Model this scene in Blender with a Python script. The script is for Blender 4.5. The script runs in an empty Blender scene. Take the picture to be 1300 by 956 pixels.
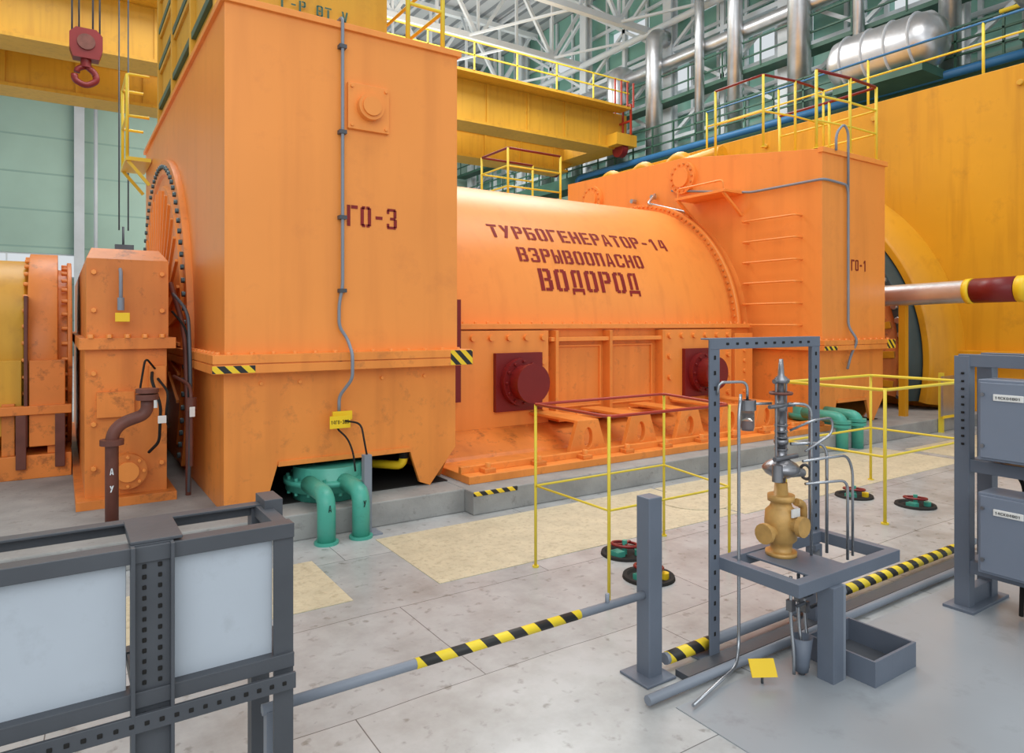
import bpy, bmesh, math, random
from mathutils import Vector, Matrix
random.seed(7)
S=bpy.context.scene
try:
    S.view_settings.view_transform='Standard'
    S.view_settings.look='None'
except Exception as e: print(e)

# ---------------------------------------------------------------- materials
def new_mat(name):
    m=bpy.data.materials.new(name); m.use_nodes=True
    return m,m.node_tree,m.node_tree.nodes['Principled BSDF']
def paint(name,col,rough=.45,metal=0,var=.12,scale=1.5,bump=.02,dirt=None,dirt_amt=.0,spec=.4,coat=0,streak=0,lo=.55,hi=.72):
    m,nt,p=new_mat(name)
    tc=nt.nodes.new('ShaderNodeTexCoord')
    n=nt.nodes.new('ShaderNodeTexNoise'); n.inputs['Scale'].default_value=scale; n.inputs['Detail'].default_value=8
    nt.links.new(tc.outputs['Object'],n.inputs['Vector'])
    r=nt.nodes.new('ShaderNodeValToRGB')
    r.color_ramp.elements[0].position=.3; r.color_ramp.elements[1].position=.7
    r.color_ramp.elements[0].color=(col[0]*(1-var),col[1]*(1-var),col[2]*(1-var),1)
    r.color_ramp.elements[1].color=(min(1,col[0]*(1+var*.6)),min(1,col[1]*(1+var*.6)),min(1,col[2]*(1+var*.6)),1)
    nt.links.new(n.outputs['Fac'],r.inputs['Fac'])
    out=r.outputs['Color']
    if dirt:
        n2=nt.nodes.new('ShaderNodeTexNoise'); n2.inputs['Scale'].default_value=scale*4; n2.inputs['Detail'].default_value=12; n2.inputs['Roughness'].default_value=.7
        nt.links.new(tc.outputs['Object'],n2.inputs['Vector'])
        r2=nt.nodes.new('ShaderNodeValToRGB'); r2.color_ramp.elements[0].position=lo; r2.color_ramp.elements[1].position=hi
        r2.color_ramp.elements[0].color=(0,0,0,1); r2.color_ramp.elements[1].color=(dirt_amt,)*3+(1,)
        nt.links.new(n2.outputs['Fac'],r2.inputs['Fac'])
        mx=nt.nodes.new('ShaderNodeMixRGB'); mx.inputs[2].default_value=(*dirt,1)
        nt.links.new(r2.outputs['Color'],mx.inputs[0]); nt.links.new(out,mx.inputs[1]); out=mx.outputs[0]
    if streak:
        mp=nt.nodes.new('ShaderNodeMapping'); mp.inputs['Scale'].default_value=(5,5,.35)
        nt.links.new(tc.outputs['Object'],mp.inputs[0])
        n4=nt.nodes.new('ShaderNodeTexNoise'); n4.inputs['Scale'].default_value=1.3; n4.inputs['Detail'].default_value=7
        nt.links.new(mp.outputs[0],n4.inputs['Vector'])
        r4=nt.nodes.new('ShaderNodeValToRGB'); r4.color_ramp.elements[0].position=.5; r4.color_ramp.elements[1].position=.75
        r4.color_ramp.elements[0].color=(0,0,0,1); r4.color_ramp.elements[1].color=(streak,)*3+(1,)
        nt.links.new(n4.outputs['Fac'],r4.inputs['Fac'])
        mx=nt.nodes.new('ShaderNodeMixRGB'); mx.inputs[2].default_value=(col[0]*.6,col[1]*.5,col[2]*.5,1)
        nt.links.new(r4.outputs['Color'],mx.inputs[0]); nt.links.new(out,mx.inputs[1]); out=mx.outputs[0]
    nt.links.new(out,p.inputs['Base Color'])
    p.inputs['Roughness'].default_value=rough; p.inputs['Metallic'].default_value=metal
    p.inputs['Specular IOR Level'].default_value=spec
    if bump:
        b=nt.nodes.new('ShaderNodeBump'); b.inputs['Strength'].default_value=bump*5; b.inputs['Distance'].default_value=.01
        n3=nt.nodes.new('ShaderNodeTexNoise'); n3.inputs['Scale'].default_value=scale*9; n3.inputs['Detail'].default_value=5
        nt.links.new(tc.outputs['Object'],n3.inputs['Vector'])
        nt.links.new(n3.outputs['Fac'],b.inputs['Height']); nt.links.new(b.outputs['Normal'],p.inputs['Normal'])
    return m
def stripes(name,ca,cb,vec=(1,0,1),freq=60):
    m,nt,p=new_mat(name)
    tc=nt.nodes.new('ShaderNodeTexCoord')
    d=nt.nodes.new('ShaderNodeVectorMath'); d.operation='DOT_PRODUCT'; d.inputs[1].default_value=vec
    nt.links.new(tc.outputs['Object'],d.inputs[0])
    mu=nt.nodes.new('ShaderNodeMath'); mu.operation='MULTIPLY'; mu.inputs[1].default_value=freq
    nt.links.new(d.outputs['Value'],mu.inputs[0])
    si=nt.nodes.new('ShaderNodeMath'); si.operation='SINE'; nt.links.new(mu.outputs[0],si.inputs[0])
    g=nt.nodes.new('ShaderNodeMath'); g.operation='GREATER_THAN'; g.inputs[1].default_value=0; nt.links.new(si.outputs[0],g.inputs[0])
    mx=nt.nodes.new('ShaderNodeMixRGB'); mx.inputs[1].default_value=(*ca,1); mx.inputs[2].default_value=(*cb,1)
    nt.links.new(g.outputs[0],mx.inputs[0]); nt.links.new(mx.outputs[0],p.inputs['Base Color'])
    p.inputs['Roughness'].default_value=.5
    return m
ORANGE=paint('orange_enamel',(.90,.315,.064),.36,var=.07,scale=.7,bump=.012,dirt=(.60,.19,.05),dirt_amt=.3,streak=.2)
ORANGE_D=paint('orange_enamel_aged',(.76,.24,.045),.42,var=.2,scale=1.5,bump=.03,dirt=(.15,.05,.02),dirt_amt=.85,streak=.5)
ORANGE_L=paint('orange_enamel_scuffed',(.86,.29,.055),.42,var=.12,scale=1.8,bump=.02,dirt=(.35,.12,.04),dirt_amt=.55,streak=.35)
YEL=paint('yellow_enamel',(.68,.36,.03),.42,var=.12,scale=.6,bump=.015,dirt=(.32,.16,.03),dirt_amt=.4,streak=.4)
YEL_T=paint('turbine_yellow',(.74,.34,.016),.34,var=.16,scale=.5,bump=.02,dirt=(.33,.15,.02),dirt_amt=.4,streak=.4)
YELR=paint('rail_yellow',(.78,.60,.05),.4,var=.05)
RED=paint('rail_red',(.42,.04,.02),.4,var=.1)
MAROON=paint('maroon_paint',(.19,.012,.012),.4,var=.15)
REDTX=paint('stencil_red',(.24,.012,.01),.6,var=.15,scale=8)
GREYB=paint('grey_blue_paint',(.14,.165,.21),.42,var=.1,scale=3)
GREYD=paint('dark_grey_paint',(.075,.082,.095),.45,var=.15,scale=4)
GREYM=paint('mid_grey_paint',(.23,.26,.31),.42,var=.08,scale=3)
BOXG=paint('enclosure_grey',(.20,.235,.30),.4,var=.06,scale=2)
PANELW=paint('white_panel',(.47,.52,.58),.38,var=.07,scale=2,dirt=(.3,.33,.36),dirt_amt=.35)
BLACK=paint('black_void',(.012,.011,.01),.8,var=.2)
TEAL=paint('teal_paint',(.07,.38,.29),.35,var=.12,scale=3,dirt=(.04,.16,.13),dirt_amt=.5)
BROWN=paint('brown_rust_paint',(.15,.05,.035),.5,var=.3,scale=6)
STEEL=paint('brushed_steel',(.55,.56,.58),.3,metal=.9,var=.1,scale=5)
SILVER=paint('foil_cladding',(.72,.73,.75),.33,metal=.85,var=.2,scale=1.5,bump=.06)
BRONZE=paint('bronze_body',(.60,.35,.11),.38,metal=.1,var=.25,scale=12)
WHITE=paint('white_paint',(.74,.79,.82),.5,var=.05)
WGREY=paint('light_grey_steel',(.56,.59,.62),.5,var=.08)
GREEN=paint('gallery_green',(.05,.13,.09),.5,var=.2)
GREENW=paint('glazed_green',(.27,.53,.44),.4,var=.18,scale=.4)
BLUE=paint('blue_pipe',(.03,.16,.36),.4,var=.1)
CONC=paint('plinth_concrete',(.33,.33,.32),.75,var=.25,scale=3,bump=.08,dirt=(.17,.165,.155),dirt_amt=.7)
BEIGE=paint('beige_floor_paint',(.60,.53,.37),.6,var=.12,scale=5,bump=.10,dirt=(.42,.36,.24),dirt_amt=.9,lo=.48,hi=.66)
DFLOOR=paint('floor_paint_darker',(.31,.335,.36),.3,var=.10,scale=1,bump=.01,dirt=(.19,.20,.21),dirt_amt=.5)
TAG=paint('yellow_tag',(.9,.60,.02),.4,var=.03)
TAGW=paint('white_tag',(.8,.8,.77),.4,var=.03)
CHROME=paint('polished_tube',(.40,.42,.45),.25,metal=.8,var=.05)
DSTEEL=paint('dark_fitting_steel',(.30,.30,.32),.3,metal=.8,var=.2,scale=9)
DTEAL=paint('dark_teal_steel',(.07,.11,.12),.4,metal=.4,var=.2)
HAZ=stripes('hazard_stripe',(.85,.58,.02),(.015,.015,.015),(1,0,1),55)
HAZX=stripes('hazard_stripe_pipe',(.85,.64,.03),(.02,.02,.02),(1,0,.8),48)
m,nt,p=new_mat('clear_glass'); p.inputs['Base Color'].default_value=(.7,.66,.64,1); p.inputs['Transmission Weight'].default_value=.8; p.inputs['Roughness'].default_value=.08; GLASS=m

m,nt,p=new_mat('painted_floor')
tc=nt.nodes.new('ShaderNodeTexCoord')
dn=nt.nodes.new('ShaderNodeTexNoise'); dn.inputs['Scale'].default_value=.6
nt.links.new(tc.outputs['Object'],dn.inputs['Vector'])
va=nt.nodes.new('ShaderNodeVectorMath'); va.operation='MULTIPLY_ADD'; va.inputs[1].default_value=(.10,.10,0)
nt.links.new(dn.outputs['Color'],va.inputs[0]); nt.links.new(tc.outputs['Object'],va.inputs[2])
br=nt.nodes.new('ShaderNodeTexBrick'); br.offset=.37; br.inputs['Scale'].default_value=1
br.inputs['Brick Width'].default_value=1.7; br.inputs['Row Height'].default_value=.93; br.inputs['Mortar Size'].default_value=.0035; br.inputs['Mortar Smooth'].default_value=.6
br.inputs['Color1'].default_value=(.43,.445,.45,1); br.inputs['Color2'].default_value=(.50,.51,.51,1); br.inputs['Mortar'].default_value=(.15,.15,.15,1)
nt.links.new(va.outputs[0],br.inputs['Vector'])
n=nt.nodes.new('ShaderNodeTexNoise'); n.inputs['Scale'].default_value=2.2; n.inputs['Detail'].default_value=12; n.inputs['Roughness'].default_value=.65
nt.links.new(tc.outputs['Object'],n.inputs['Vector'])
r=nt.nodes.new('ShaderNodeValToRGB'); r.color_ramp.elements[0].position=.3; r.color_ramp.elements[1].position=.6
r.color_ramp.elements[0].color=(.68,.67,.65,1); r.color_ramp.elements[1].color=(1,1,1,1)
nt.links.new(n.outputs['Fac'],r.inputs['Fac'])
mx=nt.nodes.new('ShaderNodeMixRGB'); mx.blend_type='MULTIPLY'; mx.inputs[0].default_value=1
nt.links.new(br.outputs['Color'],mx.inputs[1]); nt.links.new(r.outputs['Color'],mx.inputs[2])
# scuffs: small dark specks
ns=nt.nodes.new('ShaderNodeTexNoise'); ns.inputs['Scale'].default_value=14; ns.inputs['Detail'].default_value=10
nt.links.new(tc.outputs['Object'],ns.inputs['Vector'])
rs=nt.nodes.new('ShaderNodeValToRGB'); rs.color_ramp.elements[0].position=.60; rs.color_ramp.elements[1].position=.72
rs.color_ramp.elements[0].color=(1,1,1,1); rs.color_ramp.elements[1].color=(.62,.61,.58,1)
nt.links.new(ns.outputs['Fac'],rs.inputs['Fac'])
mx2=nt.nodes.new('ShaderNodeMixRGB'); mx2.blend_type='MULTIPLY'; mx2.inputs[0].default_value=1
nt.links.new(mx.outputs[0],mx2.inputs[1]); nt.links.new(rs.outputs['Color'],mx2.inputs[2])
nt.links.new(mx2.outputs[0],p.inputs['Base Color']); p.inputs['Roughness'].default_value=.27
FLOOR=m
def corrug(name,c1,c2,axis,freq,rough=.6,lines=.94):
    m,nt,p=new_mat(name)
    tc=nt.nodes.new('ShaderNodeTexCoord')
    sp=nt.nodes.new('ShaderNodeSeparateXYZ'); nt.links.new(tc.outputs['Object'],sp.inputs[0])
    mu=nt.nodes.new('ShaderNodeMath'); mu.operation='MULTIPLY'; mu.inputs[1].default_value=freq; nt.links.new(sp.outputs[axis],mu.inputs[0])
    fr=nt.nodes.new('ShaderNodeMath'); fr.operation='FRACT'; nt.links.new(mu.outputs[0],fr.inputs[0])
    g=nt.nodes.new('ShaderNodeMath'); g.operation='GREATER_THAN'; g.inputs[1].default_value=lines; nt.links.new(fr.outputs[0],g.inputs[0])
    n=nt.nodes.new('ShaderNodeTexNoise'); n.inputs['Scale'].default_value=.4; n.inputs['Detail'].default_value=6
    nt.links.new(tc.outputs['Object'],n.inputs['Vector'])
    r=nt.nodes.new('ShaderNodeValToRGB'); r.color_ramp.elements[0].position=.3; r.color_ramp.elements[1].position=.7
    r.color_ramp.elements[0].color=(*[c*.85 for c in c1],1); r.color_ramp.elements[1].color=(*c1,1)
    nt.links.new(n.outputs['Fac'],r.inputs['Fac'])
    mx=nt.nodes.new('ShaderNodeMixRGB'); mx.inputs[2].default_value=(*c2,1)
    nt.links.new(g.outputs[0],mx.inputs[0]); nt.links.new(r.outputs['Color'],mx.inputs[1]); nt.links.new(mx.outputs[0],p.inputs['Base Color'])
    p.inputs['Roughness'].default_value=rough
    return m
WALLG=corrug('green_wall_siding',(.40,.57,.48),(.27,.41,.35),2,.55,lines=.95)
CEIL=corrug('corrugated_roof',(.50,.53,.55),(.22,.24,.26),0,1.2,lines=.7)

# ---------------------------------------------------------------- builder
class B:
    def __init__(s,name): s.n=name; s.bm=bmesh.new(); s.m=[]
    def mi(s,mat):
        if mat not in s.m: s.m.append(mat)
        return s.m.index(mat)
    def face(s,vs,mat,sm=False):
        try: f=s.bm.faces.new(vs)
        except Exception: return
        f.material_index=s.mi(mat); f.smooth=sm
    def box(s,x0,x1,y0,y1,z0,z1,mat):
        e=random.uniform(0,.0007) if min(x1-x0,y1-y0,z1-z0)>.003 else 0
        x0-=e;x1+=e;y0-=e;y1+=e;z1+=e
        v=[s.bm.verts.new(p) for p in [(x0,y0,z0),(x1,y0,z0),(x1,y1,z0),(x0,y1,z0),(x0,y0,z1),(x1,y0,z1),(x1,y1,z1),(x0,y1,z1)]]
        for f in [(3,2,1,0),(4,5,6,7),(0,1,5,4),(1,2,6,5),(2,3,7,6),(3,0,4,7)]: s.face([v[i] for i in f],mat)
    def bar(s,p0,p1,w,h,mat):
        p0=Vector(p0);p1=Vector(p1);d=(p1-p0).normalized()
        up=Vector((0,0,1)) if abs(d.z)<.95 else Vector((0,1,0))
        a=d.cross(up).normalized(); b=a.cross(d).normalized()
        r=[]
        for p in (p0,p1): r.append([s.bm.verts.new(p+a*i*w/2+b*j*h/2) for i,j in ((-1,-1),(1,-1),(1,1),(-1,1))])
        for i in range(4): s.face([r[0][i],r[0][(i+1)%4],r[1][(i+1)%4],r[1][i]],mat)
        s.face(r[0][::-1],mat); s.face(r[1],mat)
    def prism(s,pts,ext,mat):
        ext=Vector(ext); a=[s.bm.verts.new(p) for p in pts]; b=[s.bm.verts.new(Vector(p)+ext) for p in pts]
        n=len(pts)
        for i in range(n): s.face([a[i],a[(i+1)%n],b[(i+1)%n],b[i]],mat)
        s.face(a[::-1],mat); s.face(b,mat)
    def lathe(s,o,ax,prof,mat,seg=20,a0=0,a1=360,ref=None,caps=False):
        o=Vector(o);ax=Vector(ax).normalized()
        ref=Vector(ref) if ref else (Vector((0,0,1)) if abs(ax.z)<.9 else Vector((1,0,0)))
        u=(ref-ax*ref.dot(ax)).normalized(); v=ax.cross(u)
        full=abs(a1-a0)>=360; k=seg if full else seg+1; rings=[]
        for t,r in prof:
            rings.append([s.bm.verts.new(o+ax*t+(u*math.cos(math.radians(a0+(a1-a0)*i/seg))+v*math.sin(math.radians(a0+(a1-a0)*i/seg)))*max(r,1e-4)) for i in range(k)])
        for j in range(len(rings)-1):
            t0,r0=prof[j];t1,r1=prof[j+1]
            for i in range(seg):
                s.face([rings[j][i],rings[j][(i+1)%k],rings[j+1][(i+1)%k],rings[j+1][i]],mat,(abs(t1-t0)>1e-5))
    def cyl(s,p0,p1,r,mat,r1=None,seg=14):
        p0=Vector(p0);p1=Vector(p1);L=(p1-p0).length; r1=r if r1 is None else r1
        s.lathe(p0,p1-p0,[(0,r),(L,r1)],mat,seg)
        s.lathe(p0,p1-p0,[(0,0),(0,r)],mat,seg); s.lathe(p0,p1-p0,[(L,r1),(L,0)],mat,seg)
    def bolt(s,p,ax,r=.022,h=.03,mat=None): 
        p=Vector(p); s.lathe(p,ax,[(0,r),(h,r),(h,0)],mat or ORANGE,6)
    def tube(s,pts,r,mat,bend=.06,seg=8,n=5):
        P=[Vector(p) for p in pts]; Q=[P[0]]
        for i in range(1,len(P)-1):
            a,b,c=P[i-1],P[i],P[i+1]; l=min(bend,(a-b).length*.49,(c-b).length*.49)
            p=b+(a-b).normalized()*l; q=b+(c-b).normalized()*l
            for k in range(n+1):
                t=k/n; Q.append(p*(1-t)**2+b*2*t*(1-t)+q*t*t)
        Q.append(P[-1])
        rings=[];prev=None
        for i,p in enumerate(Q):
            d=(Q[min(i+1,len(Q)-1)]-Q[max(i-1,0)])
            if d.length<1e-7: continue
            d.normalize()
            if prev is None: u=d.orthogonal().normalized()
            else: u=(prev-d*prev.dot(d)).normalized()
            prev=u; v=d.cross(u)
            rings.append([s.bm.verts.new(p+(u*math.cos(2*math.pi*k/seg)+v*math.sin(2*math.pi*k/seg))*r) for k in range(seg)])
        for j in range(len(rings)-1):
            for k in range(seg): s.face([rings[j][k],rings[j][(k+1)%seg],rings[j+1][(k+1)%seg],rings[j+1][k]],mat,True)
        s.face(rings[0][::-1],mat); s.face(rings[-1],mat)
    def torus(s,c,ax,R,r,mat,seg=24,ms=8):
        s.lathe(c,ax,[(r*math.sin(2*math.pi*k/ms),R+r*math.cos(2*math.pi*k/ms)) for k in range(ms+1)],mat,seg)
    def text(s,txt,mapf,x0,y0,w,h,mat,gap=.12):
        for i,ch in enumerate(txt):
            cw=w/len(txt)
            for q in GL.get(ch,[]):
                st=3
                rows=[]
                for k in range(st+1):
                    t=k/st
                    l=(q[0][0]+(q[3][0]-q[0][0])*t,q[0][1]+(q[3][1]-q[0][1])*t); rr=(q[1][0]+(q[2][0]-q[1][0])*t,q[1][1]+(q[2][1]-q[1][1])*t)
                    rows.append([s.bm.verts.new(mapf(x0+cw*(i+a*(1-gap)),y0+h*b)) for a,b in (l,rr)])
                for k in range(st): s.face([rows[k][0],rows[k][1],rows[k+1][1],rows[k+1][0]],mat)
    def holeplate(s,outer,c,rx,rz,y,th,mat,n=28):
        def ray(a):
            dx,dz=math.cos(a),math.sin(a);best=1e9
            for i in range(len(outer)):
                x1,z1=outer[i];x2,z2=outer[(i+1)%len(outer)];ex,ez=x2-x1,z2-z1
                den=dx*ez-dz*ex
                if abs(den)<1e-9: continue
                t=((x1-c[0])*ez-(z1-c[1])*ex)/den; w=((x1-c[0])*dz-(z1-c[1])*dx)/den
                if t>0 and -1e-6<=w<=1+1e-6: best=min(best,t)
            return c[0]+dx*best,c[1]+dz*best
        angs=sorted([2*math.pi*i/n for i in range(n)]+[math.atan2(z-c[1],x-c[0])%(2*math.pi) for x,z in outer])
        O=[ray(a) for a in angs]; I=[(c[0]+rx*math.cos(a),c[1]+rz*math.sin(a)) for a in angs]; N=len(angs)
        V=[[s.bm.verts.new((x,yy,z)) for x,z in L] for yy in (y,y+th) for L in (O,I)]
        for i in range(N):
            j=(i+1)%N
            s.face([V[0][i],V[0][j],V[1][j],V[1][i]],mat); s.face([V[2][i],V[3][i],V[3][j],V[2][j]],mat)
            s.face([V[0][i],V[2][i],V[2][j],V[0][j]],mat); s.face([V[1][i],V[1][j],V[3][j],V[3][i]],mat)
    def done(s,parent=None,bevel=0):
        me=bpy.data.meshes.new(s.n); 
        bmesh.ops.recalc_face_normals(s.bm,faces=s.bm.faces)
        s.bm.to_mesh(me); s.bm.free()
        for mt in s.m: me.materials.append(mt)
        o=bpy.data.objects.new(s.n,me); S.collection.objects.link(o)
        if parent: o.parent=parent
        if bevel:
            b=o.modifiers.new('bevel','BEVEL'); b.width=bevel; b.segments=2; b.limit_method='ANGLE'; b.angle_limit=math.radians(50)
        return o
def empty(name):
    e=bpy.data.objects.new(name,None); S.collection.objects.link(e); return e
def Rc(a,b,c,d): return [(a,b),(c,b),(c,d),(a,d)]
GL={'Г':[Rc(0,0,.28,1),Rc(.34,.84,.9,1)],
'О':[Rc(0,.07,.28,.93),Rc(.62,.07,.9,.93),Rc(.12,.86,.41,1),Rc(.49,.86,.78,1),Rc(.12,0,.41,.14),Rc(.49,0,.78,.14)],
'Т':[Rc(0,.85,.9,1),Rc(.31,0,.59,.79)],
'У':[[(.08,0),(.38,0),(.92,1),(.62,1)],[(.36,.36),(.5,.54),(.3,1),(0,1)]],
'Р':[Rc(0,0,.28,1),Rc(.34,.87,.8,1),Rc(.62,.52,.9,.93),Rc(.34,.43,.8,.57)],
'Б':[Rc(0,0,.28,1),Rc(.34,.87,.88,1),Rc(.34,.47,.78,.6),Rc(.62,.07,.9,.53),Rc(.34,0,.8,.13)],
'Е':[Rc(0,0,.28,1),Rc(.34,.86,.88,1),Rc(.34,.43,.8,.57),Rc(.34,0,.88,.14)],
'Н':[Rc(0,0,.28,1),Rc(.62,0,.9,1),Rc(.33,.42,.57,.57)],
'А':[[(0,0),(.26,0),(.46,1),(.3,1)],[(.64,0),(.9,0),(.62,1),(.48,1)],Rc(.29,.2,.6,.33)],
'В':[Rc(0,0,.28,1),Rc(.34,.87,.78,1),Rc(.6,.55,.86,.93),Rc(.34,.44,.78,.57),Rc(.62,.07,.9,.48),Rc(.34,0,.8,.13)],
'З':[Rc(.05,.87,.78,1),Rc(.6,.55,.86,.93),Rc(.3,.44,.78,.57),Rc(.62,.07,.9,.48),Rc(.05,0,.8,.13),Rc(0,.74,.22,.92),Rc(0,.08,.22,.26)],
'Ы':[Rc(0,0,.24,1),Rc(.28,.47,.5,.59),Rc(.42,.07,.6,.53),Rc(.28,0,.52,.13),Rc(.68,0,.92,1)],
'П':[Rc(0,0,.28,1),Rc(.62,0,.9,1),Rc(.33,.85,.57,1)],
'С':[Rc(0,.07,.28,.93),Rc(.15,.87,.8,1),Rc(.15,0,.8,.13),Rc(.64,.7,.9,.93),Rc(.64,.07,.9,.3)],
'Д':[Rc(0,0,.92,.14),Rc(.12,.18,.36,.93),Rc(.6,.18,.84,1),Rc(.2,.87,.56,1),Rc(0,-.13,.16,0),Rc(.76,-.13,.92,0)],
'1':[Rc(.35,0,.63,1),[(.1,.66),(.32,.78),(.32,1),(.1,.84)]],
'4':[Rc(.52,0,.78,1),Rc(0,.24,.48,.38),[(0,.4),(.24,.4),(.48,1),(.28,1)]],
'-':[Rc(.15,.42,.75,.57)],'8':[Rc(0,.07,.28,.93),Rc(.62,.07,.9,.93),Rc(.12,.86,.78,1),Rc(.3,.43,.6,.57),Rc(.12,0,.78,.14)],
'V':[[(.3,0),(.55,0),(.28,1),(0,1)],[(.35,0),(.6,0),(.9,1),(.62,1)]],'=':[Rc(.1,.3,.8,.42),Rc(.1,.58,.8,.7)]}
GL['3']=GL['З']; GL['0']=GL['О']; GL['К']=[Rc(0,0,.28,1),[(.62,0),(.9,0),(.5,.5),(.32,.45)],[(.32,.5),(.5,.5),(.9,1),(.62,1)]]
GL['2']=[Rc(0,.87,.8,1),Rc(.62,.5,.9,.93),Rc(.1,.44,.78,.57),Rc(0,.07,.28,.5),Rc(0,0,.9,.13)]

YC,ZC=8.89,1.47
# ---------------------------------------------------------------- room
b=B('floor'); b.box(-12,26,-6,42,-.3,0,FLOOR); b.done()
b=B('wall_back')
b.box(-12,26,41,41.3,0,3.9,WALLG); b.box(.9,26,41,41.3,3.9,5.1,WALLG); b.box(-12,26,41,41.3,5.1,19,WALLG)
b.done()
b=B('window_1')
for i in range(10): b.box(-12+i*1.4,-11.93+i*1.4,41.05,41.15,3.9,5.1,WHITE)
b.box(-12,.9,41.05,41.15,3.9,3.97,WHITE); b.box(-12,.9,41.05,41.15,5.03,5.1,WHITE); b.done()
b=B('wall_right')
b.box(24,24.3,-2,41,0,10,WALLG)
for i in range(15):
    y=-2+i*2.9
    b.box(24,24.3,y,y+2.9,10,12.2,GREENW); b.box(24,24.3,y,y+2.9,13.6,15.6,GREENW); b.box(24,24.3,y,y+2.9,16.8,19,GREENW)
    if i%2: b.box(24,24.3,y,y+2.9,12.2,13.6,GREENW)
    else: b.box(24,24.3,y,y+2.9,15.6,16.8,GREENW)
b.done()
b=B('window_2')
for i in range(30): b.box(23.85,23.97,-2+i*1.45,-1.86+i*1.45,9.5,18.9,WHITE)
for z in (10.2,11.2,12.2,13.6,14.6,15.6,16.8): b.box(23.8,23.92,-2,41,z,z+.16,WHITE)
b.done()
b=B('ceiling'); b.box(-12,26,-2,42,19,19.3,CEIL)
b.done()
for i,y in enumerate((4,10,16,22,28,34,40)):
    b=B('steel_column')
    b.box(23.0,23.1,y-.25,y+.25,0,18.9,WHITE); b.box(23.35,23.45,y-.25,y+.25,0,18.9,WHITE); b.box(23.1,23.35,y-.04,y+.04,0,18.9,WHITE)
    if y<40:
        for z in (10,14):
            b.bar((23.2,y,z),(23.2,y+6,z+4),.14,.14,WHITE); b.bar((23.2,y,z+4),(23.2,y+6,z),.14,.14,WHITE)
            b.bar((23.2,y,z),(23.2,y+6,z),.18,.2,WHITE)
        b.bar((23.2,y+3,8.9),(23.2,y+3,18.9),.14,.2,WHITE)
    b.done()
for x in (-5.2,.8,6.8,12.8,18.8):
    b=B('steel_column'); b.box(x-.22,x+.22,40.5,40.6,0,18.9,WGREY); b.box(x-.22,x+.22,40.85,40.95,0,18.9,WGREY); b.box(x-.05,x+.05,40.6,40.85,0,18.9,WGREY); b.done()
b=B('wall_pipe')
b.tube([(-11,40.2,14.3),(19,40.2,14.3)],.22,WHITE); b.tube([(-11,40.2,12.9),(19,40.2,12.9)],.1,WGREY); b.tube([(1.5,40.3,14.3),(1.5,40.3,0)],.09,WGREY)
b.box(-11,22,40.3,40.9,13.3,13.7,WGREY); b.done()
for y in (13,18,23,28,33,38):
    b=B('roof_truss')
    b.bar((-12,y,15.2),(23.6,y,15.2),.28,.28,WHITE); b.bar((-12,y,18.6),(23.6,y,18.6),.28,.28,WHITE)
    x=-12;k=0
    while x<23:
        b.bar((x,y,15.2 if k%2 else 18.6),(x+2.2,y,18.6 if k%2 else 15.2),.16,.16,WHITE)
        b.bar((x,y,15.2),(x,y,18.6),.12,.12,WHITE)
        x+=2.2;k+=1
    for xx in (-8,-2,4,10,16,21):
        b.bar((xx,y,15.2),(xx+2.5,min(y+5,41),18.6),.1,.1,WHITE); b.bar((xx+2.5,y,15.2),(xx,min(y+5,41),15.2),.1,.1,WHITE)
        b.bar((xx,y,18.8),(xx,min(y+5,41),18.8),.15,.2,WGREY)
    b.done()

g=B('access_gallery')
g.box(21.4,23.0,-2,40.5,8.55,8.85,GREEN)
g.box(21.3,21.4,-2,40.5,8.4,8.95,GREEN)
for i in range(36):
    y=-1.5+i*1.2
    if y>40: break
    g.bar((21.4,y,8.9),(21.4,y,10.1),.06,.06,GREEN)
for z in (9.3,9.7,10.1): g.bar((21.4,-2,z),(21.4,40.5,z),.06,.06,GREEN)
g.box(22.3,22.98,-2,40.5,11.4,11.55,GREEN)
for z in (12,12.6): g.bar((22.3,-2,z),(22.3,40.5,z),.06,.06,GREEN)
for i in range(24): g.bar((22.3,-1.5+i*1.8,11.5),(22.3,-1.5+i*1.8,12.6),.05,.05,GREEN)
for y in (1,7,13,19,25,31,37):
    g.bar((21.6,y,0),(21.6,y,8.5),.3,.3,GREEN); g.bar((21.6,y,6),(21.6,y+2.5,8.5),.15,.15,GREEN)
g.box(21.3,22.9,-2,40.5,6.3,6.5,GREEN)
for z in (7,7.5): g.bar((21.3,-2,z),(21.3,40.5,z),.06,.06,GREEN)
for (x,y,z,r,l) in ((20.3,9.0,9.6,.8,3.4),(20.2,3.9,10.4,1.05,3.6)):
    g.lathe((x,y,z),(0,1,0),[(0,0),(.12,r*.6),(.35,r*.93),(.7,r),(l-.7,r),(l-.35,r*.93),(l-.12,r*.6),(l,0)],SILVER,28)
    for k in range(4): g.torus((x,y+.7+k*(l-1.4)/3,z),(0,1,0),r+.01,.035,WGREY,28,6)
    g.bar((x,y+1,8.85),(x,y+1,z-r+.05),.3,.3,GREEN); g.bar((x,y+l-1,8.85),(x,y+l-1,z-r+.05),.3,.3,GREEN)
    g.box(x-.6,21.35,y+.4,y+l-.4,8.6,8.85,GREEN)
for (y,r,z1) in ((24.5,.45,13.5),(22,.38,14.5),(17.6,.3,17),(14.8,.4,17),(9.8,.3,18),(7.6,.35,17),(30,.35,14),(27.5,.25,13),(12.6,.18,17),(19.4,.2,16)):
    g.tube([(22.2,y,8.9),(22.2,y,z1),(22.9,y,z1)],r,SILVER,bend=.5,seg=14)
g.tube([(22.6,4,13.2),(22.6,34,13.2)],.3,SILVER,seg=12); g.tube([(22.8,4,15.1),(22.8,34,15.1)],.16,WHITE)
g.tube([(21.0,-2,8.7),(21.0,26,8.7),(21.0,26,7.6),(21.0,39,7.6)],.13,BLUE,bend=.4)
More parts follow.
